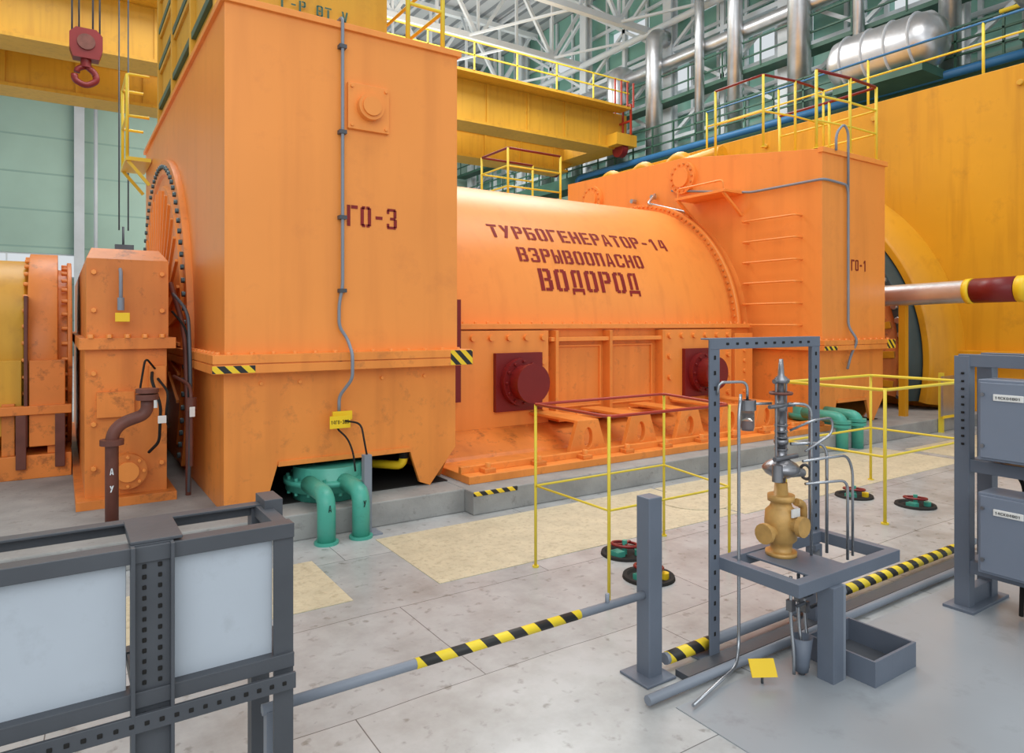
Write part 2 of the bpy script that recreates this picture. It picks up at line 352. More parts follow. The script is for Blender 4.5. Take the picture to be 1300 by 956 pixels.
g.tube([(20.9,-2,9.95),(20.9,8,9.95)],.06,YELR)
g.done()

# ---------------------------------------------------------------- overhead crane
c=B('overhead_crane')
for (y,z0,z1,w) in ((22.5,9.35,10.85,1.0),(25.8,8.95,10.0,1.0)):
    c.box(-12,20.0,y,y+w,z0,z1,YEL); c.box(-12,20.2,y-.12,y+w+.12,z1,z1+.1,YEL); c.box(-12,20.2,y-.12,y+w+.12,z0-.1,z0,YEL)
    for i in range(17): c.box(-11+i*1.9,-10.9+i*1.9,y-.06,y,z0,z1,YEL)
    c.prism([(20,y,z0+.0),(21,y,z0+.6),(21,y,z1),(20,y,z1)],(0,w,0),YEL)
c.box(19.8,20.95,21.8,27.4,9.3,9.8,YEL)
for y in (22.2,27.0): c.cyl((20.2,y,9.2),(20.5,y,9.2),.35,MAROON)
c.box(-12,20.5,21.7,22.4,10.85,10.95,YEL)
for i in range(18): c.bar((-12+i*1.9,21.7,10.95),(-12+i*1.9,21.7,12.0),.05,.05,YELR)
for z in (11.5,12.0): c.bar((-12,21.7,z),(20.4,21.7,z),.05,.05,YELR)
for k in range(5): c.bar((20.6,21.8+k*.5,9.8),(20.6,21.8+k*.5,11.1),.07,.07,RED)
for z in (10.4,11.1): c.bar((20.6,21.8,z),(20.6,23.8,z),.08,.08,RED)
for k in range(4): c.bar((19.6+.35*k,21.7,10.95),(19.6+.35*k,21.7,12.0),.06,.06,RED)
c.box(-3,2,22.2,27,11.0,11.6,YEL); c.cyl((-2,24,12.2),(1,24,12.2),.5,GREYD); c.box(1,2,23,25,11.6,12.8,YEL)
c.done()
h=B('crane_hook')
hx,hy=.55,20.5
h.prism([(hx-.28,hy-.18,8.35),(hx+.28,hy-.18,8.35),(hx+.36,hy-.18,8.6),(hx+.36,hy-.18,8.95),(hx+.22,hy-.18,9.1),(hx-.22,hy-.18,9.1),(hx-.36,hy-.18,8.95),(hx-.36,hy-.18,8.6)],(0,.36,0),MAROON)
h.cyl((hx,hy-.22,8.75),(hx,hy+.22,8.75),.2,BROWN); h.cyl((hx,hy,8.15),(hx,hy,8.35),.12,MAROON)
h.tube([(hx,hy,8.2),(hx+.2,hy,8.05),(hx+.24,hy,7.85),(hx,hy,7.68),(hx-.24,hy,7.8),(hx-.25,hy,7.95)],.08,MAROON,bend=.13)
h.tube([(hx,hy,8.2),(hx-.18,hy,8.1),(hx-.2,hy,8.0)],.07,MAROON,bend=.1)
for dx in (-.3,-.15,.15,.3): h.tube([(hx+dx,hy,8.95),(hx+dx,hy,12.4)],.022,GREYD)
h.box(hx-.5,hx+.5,hy-.3,22,12.3,12.5,YEL)
h.done()
b=B('hanging_cable')
for dx in (0,.22): b.tube([(1.35+dx,21.6,10.9),(1.35+dx,21.6,4.2)],.02,GREYD)
b.box(1.25,1.7,21.5,21.7,3.6,3.8,GREYD); b.tube([(1.45,21.6,4.3),(1.45,21.6,3.7)],.03,GREYD)
b.done()

# ---------------------------------------------------------------- plinth
b=B('concrete_plinth')
b.box(-6,2.95,5.2,12.6,0,.2,CONC); b.box(2.95,18,5.05,12.6,0,.2,CONC)
b.box(12.2,18.5,2.6,15.2,0,.199,CONC)
b.box(2.95,3.4,5.04,5.06,.16,.2,HAZ)
b.done(bevel=.01)
b=B('beige_floor_strip')
b.box(2.0,4.9,3.85,4.9,0,.004,BEIGE); b.box(4.93,9.0,3.8,4.88,0,.004,BEIGE); b.box(.2,1.45,3.9,4.7,0,.004,BEIGE); b.box(9.2,12,3.3,4.6,0,.004,BEIGE); b.done()
b=B('lower_floor_zone'); b.box(2.2,7.5,-1.5,2.05,0,.004,DFLOOR); b.done()
b=B('floor_hatch_cover')
b.lathe((4.9,4.35,.004),(0,0,1),[(.0,.34),(.008,.34),(.008,.325),(.003,.32),(.003,0)],BEIGE,36)
b.done()

# ---------------------------------------------------------------- turbogenerator
TG=empty('turbogenerator')
def cover(name,X0,X1,top):
    Y0,Y1=5.47,11.1
    b=B(name)
    b.prism([(X0,y,z) for y,z in top]+[(X0,Y1,1.40),(X0,Y0,1.40)],(X1-X0,0,0),ORANGE)
    o=.1
    for z0,z1 in ((1.27,1.335),(1.345,1.41)): b.box(X0-o,X1+o,Y0-o,Y1+o,z0,z1,ORANGE_L)
    b.box(X0-o+.01,X1+o-.01,Y0-o+.01,Y1+o-.01,1.33,1.35,ORANGE_D)
    b.box(X0-o-.004,X0+.2,Y0-o-.004,Y0-o,1.275,1.33,HAZ); b.box(X1-.12,X1+o+.004,Y0-o-.004,Y0-o,1.275,1.405,HAZ)
    n=int((X1-X0)/.16)
    for i in range(n+1): b.bolt((X0+.02+i*(X1-X0-.04)/n,Y0-.05,1.41),(0,0,1),.02,.02)
    for i in range(34): b.bolt((X0-.05,Y0+i*.165,1.41),(0,0,1),.02,.02)
    Yf=Y0+.03
    b.prism([(x,Yf,z) for x,z in ((X0,.2),(X0+.27,.2),(X0+.33,.3),(X0+.4,.54),(X1-.46,.54),(X1-.36,.24),(X1-.26,.2),(X1,.52),(X1,1.27),(X0,1.27))],(0,.04,0),ORANGE_L)
    b.box(X0,X0+.05,Yf+.04,Y1,.2,1.27,ORANGE_L)
    b.prism([(X1-.05,Yf+.04,.54),(X1-.05,Yf+.3,.2),(X1-.05,Y1,.2),(X1-.05,Y1,1.27),(X1-.05,Yf+.04,1.27)],(.05,0,0),ORANGE_L)
    b.box(X0,X1,Y1-.05,Y1,.2,1.27,ORANGE_L)
    b.box(X0+.055,X1-.055,Yf+1.1,Y1-.06,.205,1.2,BLACK); b.box(X0+.055,X1-.055,Yf+.05,Y1-.06,.2,.208,BLACK)  # black fill boxes put the shade of the open underside into colour
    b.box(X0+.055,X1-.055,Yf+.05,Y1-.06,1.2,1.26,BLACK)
    b.box(X0+.4,X1-.46,Yf-.02,Yf+.04,.52,.56,ORANGE_L)
    return b
b=cover('end_cover_near',1.03,3.02,[(5.47,4.1),(11.1,4.1)])
X0,X1,Y0=1.03,3.02,5.47
b.box(X0-.03,X1+.03,Y0-.03,11.13,4.07,4.12,ORANGE)
AX=(-1,0,0)
b.lathe((X0,YC,ZC),AX,[(0,2.04),(.06,2.04),(.06,1.88),(.03,1.86),(.03,1.76),(.07,1.74),(.07,.9),(.2,.85),(.2,0)],ORANGE_L,72,-126,126,ref=(0,0,1))
for k in range(64):
    a=math.radians(-124+k*248/63); b.bolt((X0-.06,YC+1.96*math.sin(a),ZC+1.96*math.cos(a)),AX,.026,.03,DTEAL)
for k in range(24):
    a=math.radians(-110+k*220/23); b.bar((X0-.08,YC+1.0*math.sin(a),ZC+1.0*math.cos(a)),(X0-.08,YC+1.7*math.sin(a),ZC+1.7*math.cos(a)),.03,.03,ORANGE)
b.box(1.98,2.34,Y0-.035,Y0,3.26,3.64,ORANGE); b.cyl((2.16,Y0-.035,3.45),(2.16,Y0-.10,3.45),.11,ORANGE,seg=24); b.cyl((2.16,Y0-.10,3.45),(2.16,Y0-.12,3.45),.08,ORANGE,seg=24)
for sx in (2.01,2.31):
    for sz in (3.29,3.61): b.bolt((sx,Y0-.035,sz),(0,-1,0),.014,.015)
for x in (1.3,1.6,2.3,2.7): b.bolt((x,Y0+.03,1.18),(0,-1,0),.016,.02)
b.text('ГО-3',lambda x,z:(x,Y0-.004,z),1.98,2.455,.47,.175,REDTX)
b.done(TG,bevel=.006)
b=cover('end_cover_far',8.73,10.35,[(5.47,4.05),(6.67,4.22),(7.96,4.42),(11.1,4.5)])
X0,X1=8.73,10.35
b.box(X0-.02,X1+.03,Y0-.03,Y0+.05,4.0,4.07,ORANGE)
b.text('ГО-1',lambda x,z:(x,Y0-.004,z),9.44,2.40,.42,.16,REDTX)
for i in range(6):
    z=1.62+i*.31
    b.tube([(X0,6.67,z),(X0-.16,6.67,z),(X0-.16,5.78,z),(X0,5.78,z)],.016,ORANGE,bend=.05,seg=6)
for y,z,r in ((7.96,4.08,.27),(10.3,4.05,.28)):
    b.cyl((X0,y,z),(X0-.06,y,z),r,ORANGE,seg=28); b.cyl((X0-.06,y,z),(X0-.1,y,z),r*.6,ORANGE,seg=24)
    for k in range(14): 
        a=k*2*math.pi/14; b.bolt((X0-.06,y+r*.83*math.cos(a),z+r*.83*math.sin(a)),AX,.02,.025,ORANGE_D)
b.box(X0-.45,X0,6.75,7.75,3.62,3.66,ORANGE); 
for y in (6.8,7.7): b.bar((X0-.43,y,3.62),(X0,y,3.3),.04,.04,ORANGE)
b.tube([(X0-.43,6.8,3.66),(X0-.43,6.8,3.8),(X0-.43,7.7,3.8),(X0-.43,7.7,3.66)],.015,ORANGE)
b.tube([(X0-.03,8.6,3.9),(X0-.3,8.5,3.7),(X0-.03,7.9,3.5)],.025,STEEL)
for y in (8.6,9.1): b.cyl((X0-.03,y,3.85),(X0-.12,y,3.85),.04,STEEL)
b.done(TG,bevel=.006)
b=B('stator_barrel')
RB=2.15
b.lathe((3.02,YC,ZC),(1,0,0),[(0,RB),(5.71,RB)],ORANGE,120,-126,126,ref=(0,0,1))
b.lathe((8.45,YC,ZC),(1,0,0),[(0,RB),(0,RB+.1),(.1,RB+.1),(.1,RB+.03),(.28,RB+.06)],ORANGE,96,-123,123,ref=(0,0,1))
b.lathe((3.02,YC,ZC),(1,0,0),[(0,RB+.1),(.12,RB+.1),(.12,RB)],ORANGE,96,-123,123,ref=(0,0,1))
for k in range(66):
    a=math.radians(-88+k*176/65); b.bolt((8.45,YC+(RB+.055)*math.sin(a),ZC+(RB+.055)*math.cos(a)),AX,.022,.04,ORANGE_D)
def onb(x,s):
    th=s/RB; return (x,YC-(RB+.006)*math.cos(th),ZC+(RB+.006)*math.sin(th))
dg=math.radians
b.text('ТУРБОГЕНЕРАТОР-14',onb,4.41,RB*dg(37.8)-.10,3.13,.22,REDTX)
b.text('ВЗРЫВООПАСНО',onb,4.72,RB*dg(28.6)-.10,2.15,.21,REDTX)
b.text('ВОДОРОД',onb,4.95,RB*dg(19.6)-.15,1.72,.30,REDTX)
b.done(TG)
b=B('stator_side_frame')
b.box(3.02,8.62,6.6,7.6,.34,1.6,ORANGE_L)
b.box(3.02,8.62,6.52,6.95,1.58,1.64,ORANGE)
for i in range(34): b.bolt((3.4+i*.155,6.58,1.64),(0,0,1),.018,.025)
for xa,xb,z0 in ((3.45,4.82,.36),(6.75,8.12,.36)):
    b.box(xa,xb,6.5,6.6,z0,1.56,ORANGE)
    n=6
    for i in range(n):
        x=xa+.09+i*(xb-xa-.18)/(n-1)
        for z in (z0+.08,1.48): b.cyl((x,6.5,z),(x,6.46,z),.035,ORANGE,seg=10)
    for z in (.66,.92,1.2):
        for x in (xa+.09,xb-.09): b.cyl((x,6.5,z),(x,6.46,z),.035,ORANGE,seg=10)
for x in (4.9,5.75,6.68): b.box(x,x+.045,6.46,6.6,.5,1.56,ORANGE_L)
for xa,xb in ((4.99,5.7),(5.84,6.6)):
    b.box(xa,xb,6.57,6.6,.62,.64,ORANGE); b.box(xa,xb,6.57,6.6,1.36,1.38,ORANGE); b.box(xa,xa+.02,6.57,6.6,.62,1.38,ORANGE); b.box(xb-.02,xb,6.57,6.6,.62,1.38,ORANGE)
b.box(4.85,6.75,6.48,6.6,1.43,1.48,ORANGE)
b.box(4.82,6.75,6.30,6.6,.5,.56,ORANGE_L)
for i in range(9): b.bolt((4.95+i*.21,6.38,.56),(0,0,1),.02,.025)
b.box(8.2,8.6,6.5,6.6,.4,1.5,ORANGE)
for i in range(7): b.bolt((8.4,6.5,.5+i*.15),(0,-1,0),.03,.03)
pr=[(6.6,.5),(6.42,.46),(6.2,.38),(6.0,.30),(5.9,.2),(6.6,.2)]
b.prism([(3.1,y,z) for y,z in pr],(5.6,0,0),ORANGE_D)
b.box(3.05,8.7,5.3,6.0,.2,.27,ORANGE_L); b.box(3.05,8.7,5.45,5.5,.27,.33,ORANGE_L)
for x in (4.68,5.45,6.25,7.0,7.7):
    b.holeplate([(x-.26,.27),(x+.26,.27),(x+.14,.62),(x-.14,.62)],(x,.43),.06,.11,5.6,.06,ORANGE_L)
    b.prism([(x-.14,5.66,.62),(x+.14,5.66,.62),(x+.14,6.5,.62),(x-.14,6.5,.62)],(0,0,-.03),ORANGE_L)
for i in range(10):
    x=3.3+i*.58; b.box(x-.06,x+.06,5.34,5.44,.27,.31,ORANGE_D); b.bolt((x,5.39,.31),(0,0,1),.03,.05,ORANGE)
b.done(TG,bevel=.005)
for nm,x,z in (('hatch_a',4.37,.98),('hatch_b',7.41,.97)):
    b=B(nm)
    b.box(x-.32,x+.32,6.44,6.5,z-.33,z+.33,MAROON)
    b.cyl((x,6.44,z),(x,6.36,z),.27,MAROON,seg=28); b.cyl((x,6.36,z),(x,6.20,z),.2,MAROON,seg=28); b.cyl((x,6.20,z),(x,6.16,z),.22,MAROON,seg=28)
    for k in range(12):
        a=k*math.pi/6; b.bolt((x+.235*math.cos(a),6.36,z+.235*math.sin(a)),(0,-1,0),.018,.025,MAROON)
    b.done(TG,bevel=.004)
b=B('seal_strip'); b.box(3.50,3.58,6.40,6.5,.8,1.9,MAROON); b.done(TG)
b=B('conduit_line')
yy=Y0-.04
b.tube([(1.93,yy+.3,4.16),(1.93,yy,4.16),(1.93,yy,1.95),(1.90,yy,1.8),(1.90,yy,1.62),(1.97,yy,1.52),(1.97,yy-.12,1.4),(1.97,yy-.12,1.2),(1.90,yy,1.05),(1.90,yy,.92)],.014,GREYM,bend=.05)
for z in (3.9,3.2,2.5,1.9): b.box(1.90,1.96,Y0-.06,Y0,z,z+.03,GREYD)
b.tube([(9.28,yy,1.0),(9.37,yy,1.2),(9.37,yy-.1,1.4),(9.3,yy,1.6),(9.3,yy,3.5),(9.26,yy,3.6),(8.85,yy,3.62),(8.69,yy,3.62),(8.69,6.6,3.62),(8.69,8.2,3.9)],.018,GREYM,bend=.08)
b.tube([(9.3,yy,3.5),(9.3,yy,4.35),(9.2,yy,4.45),(9.0,yy,4.3),(9.0,yy,4.05)],.018,GREYM,bend=.12)
b.box(1.84,2.0,yy-.03,yy-.005,.86,.93,TAG)
b.tube([(1.90,yy,.92),(1.86,yy-.02,.8),(1.95,yy-.05,.72),(1.99,5.35,.6),(1.99,5.3,.45)],.008,BLACK)
b.done(TG)
b=B('identification_tag'); b.box(1.80,1.97,5.36,5.366,.80,.90,TAG); b.text('14ГО-303',lambda x,z:(x,5.358,z),1.81,.835,.15,.03,BLACK)
b.done(TG)

b=B('sensor_post'); b.box(1.97,2.03,5.05,5.11,0,.62,GREYM); b.box(1.9,2.1,5.0,5.16,0,.012,GREYM); b.tube([(2.0,5.08,.62),(2.0,5.2,.85),(1.92,5.34,.86)],.008,BLACK); b.done()

b=B('cooling_water_pipe')
b.lathe((1.88,5.66,.205),(0,0,1),[(0,0),(0,.28),(.08,.28),(.08,.34),(.13,.34),(.13,.355),(.17,.355),(.17,.28),(.27,.28),(.27,0)],TEAL,32)
for k in range(16):
    a=k*math.pi/8; b.cyl((1.88+.32*math.cos(a),5.66+.32*math.sin(a),.26),(1.88+.32*math.cos(a),5.66+.32*math.sin(a),.40),.016,TEAL,seg=6)
for x in (1.66,1.93):
    b.tube([(x,5.02,0),(x,5.02,.36),(x,5.45,.36)],.068,TEAL,bend=.12,seg=18,n=8)
    b.cyl((x,5.02,.0),(x,5.02,.02),.09,TEAL,seg=20)
b.text('А',lambda x,z:(x,4.945,z),1.65,.25,.03,.05,BLACK); b.text('У',lambda x,z:(x,4.945,z),1.92,.25,.03,.05,BLACK)
b.done(TG)
b=B('cooling_water_pipe_far')
b.lathe((8.95,5.75,.215),(0,0,1),[(0,0),(0,.28),(.08,.28),(.08,.33),(.15,.33),(.15,.28),(.25,.28),(.25,0)],TEAL,28)
for x in (8.42,8.78): 
    b.tube([(x,5.0,0),(x,5.0,.42),(x+.1,5.6,.42)],.075,TEAL,bend=.1,seg=14); b.cyl((x,5.0,.3),(x,5.0,.34),.11,TEAL); b.cyl((x,5.0,.35),(x,5.0,.39),.11,TEAL)
b.done(TG)
b=B('hazard_drain_pipe'); b.tube([(2.15,6.1,.38),(2.55,5.6,.38),(2.55,5.6,.6)],.04,TAG,bend=.08); b.tube([(2.55,5.6,.45),(2.55,5.6,.56)],.045,BLACK); b.done(TG)

b=B('hoist_housing')
b.box(1.08,2.52,5.9,9.7,4.12,6.0,YEL)
for z in (4.8,5.25,5.7): b.box(1.05,2.55,5.87,9.73,z,z+.05,YEL)
for z in (4.30,4.8,5.25,5.7): b.box(1.04,1.08,5.9,9.7,z+.05,z+.12,GREEN)
for y in (5.88,7.1,8.4,9.66): b.box(1.03,1.09,y,y+.07,4.12,6.0,YEL)
b.text('Г-Р 8Т V',lambda x,z:(x,5.865,z),1.55,4.31,.60,.095,GREEN)
b.done(TG,bevel=.005)

def rail(name,pts,zb,h=1.1,mids=(.55,),post=YELR,top=MAROON,r=.018,step=None,parent=None,feet=True,closed=False):
    b=B(name); P=list(pts)+([pts[0]] if closed else [])
    for (x,y) in pts:
        b.tube([(x,y,zb),(x,y,zb+h)],r,post,seg=8)
        if feet: b.cyl((x,y,zb),(x,y,zb+.012),r*2.2,post,seg=10)
    b.tube([(x,y,zb+h) for x,y in P],r,top,bend=.05)
    for m_ in mids: b.tube([(x,y,zb+m_) for x,y in P],r*.75,post,bend=.02)
    return b.done(parent)
rail('safety_barrier',[(2.68,3.76),(2.68,3.02),(3.75,3.02),(3.9,3.76)],0,1.1,(.55,),YELR,RED,.010,closed=True)
rail('safety_barrier',[(5.64,3.9),(5.64,2.98),(7.1,2.98),(7.1,3.9)],0,1.1,(.55,),YELR,YELR,.014,closed=True)
rail('railing_a',[(8.8,5.6),(9.5,5.52),(10.2,5.52),(10.25,6.3),(10.25,7.2)],4.08,1.1,(.4,.75),YELR,MAROON,.022,parent=TG)
rail('railing_b',[(8.85,7.4),(8.85,6.5),(9.5,6.4),(10.25,6.4)],4.3,1.1,(.55,),YELR,MAROON,.02,parent=TG)
rail('railing_c',[(2.6,5.62),(2.95,5.62),(2.95,7.2),(2.95,9.0)],4.12,1.1,(.4,.75),YELR,YELR,.022,parent=TG)
b=B('ladder_landing'); b.box(.72,1.02,10.3,11.2,3.8,3.85,YELR)
for y in (10.35,11.15): 
    b.tube([(.74,y,3.85),(.74,y,4.95)],.02,YELR); b.bar((.75,y,3.8),(1.0,y,3.5),.04,.04,YELR); 
for z in (4.4,4.95): b.tube([(1.0,10.35,z),(.74,10.35,z),(.74,11.15,z),(1.0,11.15,z)],.02,YELR)
b.done(TG)
b=B('rear_landing'); b.box(7.3,8.7,11.2,12.3,3.9,3.95,YELR)
for x in (7.35,8.65):
    for y in (11.25,12.25): b.bar((x,y,.2),(x,y,3.9),.06,.06,YELR)
b.done(TG)
rail('rear_landing_rail',[(8.65,12.25),(7.35,12.25),(7.35,11.25),(8.65,11.25)],3.95,1.15,(.4,.8),YELR,MAROON,.024,parent=TG)

# ---------------------------------------------------------------- bearing pedestal and exciter
b=B('bearing_pedestal')
b.box(.17,.75,6.3,11.2,1.5,2.16,ORANGE_D)
b.box(.12,.80,6.25,11.25,1.44,1.53,ORANGE_D)
b.box(.16,.74,6.32,11.2,.2,1.44,ORANGE_D)
b.box(.10,.80,6.2,11.3,.2,.27,ORANGE_D)
b.prism([(.17,6.3,2.16),(.75,6.3,2.16),(.70,6.5,2.26),(.21,6.5,2.26)],(0,4.5,0),ORANGE_D)
for i in range(5): b.bolt((.2+i*.125,6.26,1.53),(0,0,1),.025,.03,ORANGE)
for x in (.22,.70):
    for z in (.5,.85,1.25,1.75,2.05): b.bolt((x,6.32 if z<1.4 else 6.3,z),(0,-1,0),.02,.03,ORANGE)
b.cyl((.45,6.32,.46),(.45,6.24,.46),.14,ORANGE_D,seg=24); b.cyl((.45,6.24,.46),(.45,6.22,.46),.08,ORANGE,seg=20)
for k in range(8): a=k*math.pi/4; b.bolt((.45+.115*math.cos(a),6.24,.46+.115*math.sin(a)),(0,-1,0),.014,.02,ORANGE)
b.box(.6,.72,6.2,6.32,1.12,1.3,ORANGE_D); b.box(.24,.5,6.27,6.32,.9,1.1,ORANGE_D)
b.tube([(.62,6.2,1.25),(.60,6.05,1.2),(.66,6.0,1.0),(.66,6.1,.7),(.6,6.25,.6)],.012,BLACK); b.tube([(.66,6.2,1.2),(.72,6.05,1.1),(.70,6.05,.9),(.74,6.2,.8)],.01,BLACK)
b.tube([(.64,6.2,1.28),(.56,6.08,1.38),(.52,6.1,1.1),(.58,6.1,.95)],.008,BLACK)
b.box(.64,.70,6.0,6.005,.86,.92,TAGW); b.box(.60,.64,6.03,6.035,.98,1.05,TAGW)
b.tube([(.40,6.27,2.08),(.40,6.2,2.05),(.40,6.2,1.85)],.014,GREYM); b.cyl((.40,6.2,1.85),(.40,6.2,1.75),.025,GREYM); b.box(.36,.46,6.18,6.186,1.66,1.73,TAG)
b.tube([(.80,6.45,1.9),(.90,6.3,1.75),(.90,6.2,1.4),(.90,6.15,.9),(.89,6.2,.25)],.014,GREYD,bend=.15)
b.tube([(.80,6.5,1.75),(.90,6.35,1.6),(.90,6.25,1.2),(.88,6.15,1.0)],.01,BLACK,bend=.15)
b.tube([(.80,6.6,2.0),(.90,6.5,1.6),(.90,6.3,.9),(.90,6.3,.2)],.022,BROWN,bend=.2)
b.tube([(.80,6.4,1.2),(.88,6.15,1.15),(.88,6.0,1.1),(.88,6.0,.5)],.014,BROWN,bend=.1)
b.cyl((.88,6.0,.95),(.88,6.0,1.05),.04,BROWN); b.box(.86,.9,5.95,5.955,.9,.98,TAGW)
b.done(bevel=.008)
b=B('exciter')
AXp=(-1,0,0)
b.lathe((.10,YC,1.3),AXp,[(0,.9),(.0,1.0),(.04,1.0),(.04,.92),(.12,.92),(.12,1.08),(.36,1.08),(.36,.9)],ORANGE_D,72)
for k in range(40): a=k*math.pi/20; b.bolt((.10-.04,YC+.96*math.cos(a),1.3+.96*math.sin(a)),AXp,.02,.05,ORANGE)
for k in range(40): a=k*math.pi/20; b.bolt((.10-.36,YC+1.03*math.cos(a),1.3+1.03*math.sin(a)),AXp,.02,.04,ORANGE)
b.lathe((-.26,YC,1.3),AXp,[(0,.95),(.03,1.0),(.4,1.0),(.4,1.04),(.5,1.04),(.5,1.0),(2.4,1.0),(2.4,0)],YEL,64)
b.box(-2.9,.09,7.75,10.0,.2,.42,ORANGE_D)
for x in (-2.7,-1.9,-1.1,-.45,-.1): b.box(x,x+.1,7.8,9.9,.42,.9,ORANGE_D)
b.box(-2.9,.09,7.7,7.8,.80,.88,ORANGE_D)
b.box(-.24,.04,7.74,8.1,.5,1.3,ORANGE_D); b.box(-2.5,-.3,7.84,8.1,.6,1.3,YEL)
for x in (-.6,-.3,.0): b.box(x-.04,x+.04,7.70,7.74,.3,.80,BROWN)
b.box(-.28,-.25,7.72,8.2,.5,1.9,BROWN)
b.done(bevel=.006)

b=B('drain_pipe')
b.tube([(.30,5.5,.2),(.30,5.5,.93),(.52,5.52,1.0),(.52,5.52,1.12)],.042,BROWN,bend=.14,seg=14,n=8)
b.cyl((.30,5.5,.8),(.30,5.5,.84),.075,BROWN); b.cyl((.30,5.5,.2),(.30,5.5,.23),.07,BROWN)
b.cyl((.52,5.52,1.1),(.52,5.52,1.14),.075,BROWN); b.cyl((.52,5.52,1.15),(.52,5.52,1.18),.075,BROWN)
b.text('А',lambda x,z:(x,5.455,z),.285,.6,.03,.045,WHITE); b.text('У',lambda x,z:(x,5.455,z),.285,.48,.03,.045,WHITE)
b.done()

# ---------------------------------------------------------------- steam turbine
b=B('steam_turbine')
X=12.5; ZB=1.0
b.prism([(X,2.7,.2),(X,15.1,.2),(X,15.1,5.2),(X,14.6,5.7),(X,3.2,5.7),(X,2.7,5.2)],(5.5,0,0),YEL_T)
b.box(X-.15,X,2.6,15.2,1.0,1.2,YEL_T)
b.lathe((X-.0,YC,ZB),(-1,0,0),[(0,3.62),(.08,3.6),(.5,3.35),(.55,3.3),(.55,3.2),(.2,3.15)],YEL_T,72,-102,102,ref=(0,0,1))
b.lathe((X-.45,YC,ZB),(-1,0,0),[(.0,3.2),(.35,3.1),(.35,2.95),(.25,2.9)],DTEAL,72,-102,102,ref=(0,0,1))
for k in range(44): a=math.radians(-100+k*4.65); b.bolt((X-.80,YC+3.02*math.sin(a),ZB+3.02*math.cos(a)),AXp,.06,.06,STEEL)
b.lathe((X-.2,YC,ZB),(-1,0,0),[(.0,2.95),(.5,2.9),(1.0,1.2),(1.9,1.1)],ORANGE_D,60,-102,102,ref=(0,0,1))
for k in range(20): a=math.radians(-98+k*10.3); b.bar((X-.75,YC+2.85*math.sin(a),ZB+2.85*math.cos(a)),(X-1.2,YC+1.3*math.sin(a),ZB+1.3*math.cos(a)),.05,.12,YEL_T)
for y in (11.4,12.6,13.8): b.torus((X-.1,y,5.2),(1,0,.2),.4,.14,YEL_T)
b.tube([(X-.3,15.0,4.8),(X-.3,12,5.3),(X-.3,10,5.4)],.18,YEL_T,bend=.5)
for i in range(5): b.bolt((X,4.5+i*2.3,5.4),AXp,.05,.05,YEL)
TB=b.done(bevel=.01)
rail('casing_railing',[(13.2,3.3),(13.2,5.3),(13.2,7.3),(13.2,9.3),(13.2,11.3)],5.7,1.1,(.75,),YELR,BLUE,.025,parent=TB)
b=B('insulated_steam_pipe')
b.tube([(11.2,7.0,2.08),(10.95,5.7,2.08),(10.75,3.4,2.12),(10.7,2.0,2.12)],.165,SILVER,bend=.3,seg=20)
b.tube([(10.82,4.45,2.105),(10.76,3.9,2.11)],.175,MAROON,seg=20); b.tube([(10.83,4.55,2.10),(10.82,4.46,2.105)],.18,TAG,seg=20); b.tube([(10.76,3.9,2.11),(10.755,3.75,2.11)],.18,TAG,seg=20)
b.bar((10.73,2.6,0),(10.73,2.6,2.0),.12,.12,YEL_T)
b.bar((10.95,5.5,.2),(10.95,5.5,1.95),.1,.1,YEL_T)
b.done()
b=B('warning_sign_board'); b.box(11.0,11.9,4.95,4.98,.25,.85,STEEL); b.box(10.98,11.92,4.94,4.95,.22,.26,TAG); b.box(11.05,11.1,4.98,5.04,0,.9,YELR); b.box(11.8,11.85,4.98,5.04,0,.9,YELR); b.done()

for (x,y,cc) in ((3.36,3.62,0),(3.18,3.2,1),(6.3,3.62,1),(6.44,3.13,0)):
    b=B('floor_valve')
    b.lathe((x,y,0),(0,0,1),[(.002,0),(.002,.13),(.02,.14),(.02,.165),(.0,.17)],BLACK,28)
    b.torus((x,y,.07),(.1,.05,1),.09,.011,MAROON,24,6)
    for k in range(3):
        a=k*2.1+.4; b.bar((x,y,.07),(x+.09*math.cos(a),y+.09*math.sin(a),.07),.016,.012,MAROON)
    b.cyl((x,y,.0),(x,y,.1),.018,TEAL); b.box(x-.11,x-.04,y-.05,y+.03,.003,.04,TEAL); b.cyl((x+.07,y-.07,0),(x+.07,y-.07,.04),.03,TAG if cc else TEAL)
    b.done()

b=B('guard_post'); b.box(2.26,2.345,2.27,2.355,0,.84,GREYB); b.box(2.2,2.385,2.22,2.405,0,.012,GREYB); b.done(bevel=.005)
b=B('guide_pipe_rail')
b.tube([(.55,2.31,.385),(2.26,2.31,.385)],.019,GREYM); b.tube([(1.1,2.31,.385),(1.88,2.31,.385)],.0205,HAZX)
b.tube([(2.04,2.31,.385),(2.04,2.31,.44)],.01,GREYM)
b.box(.56,.60,2.29,2.33,0,.38,GREYM)
b.done()
b=B('floor_edge_pipe')
b.tube([(2.4,2.31,.05),(5.6,2.31,.05)],.028,GREYM); b.tube([(2.42,2.31,.05),(2.72,2.31,.05)],.03,HAZX); b.tube([(3.9,2.31,.05),(5.3,2.31,.05)],.03,HAZX)
b.tube([(2.1,2.12,.03),(5.2,2.12,.03)],.022,GREYM)
b.box(2.4,5.4,2.16,2.24,0,.03,GREYD)
b.done()

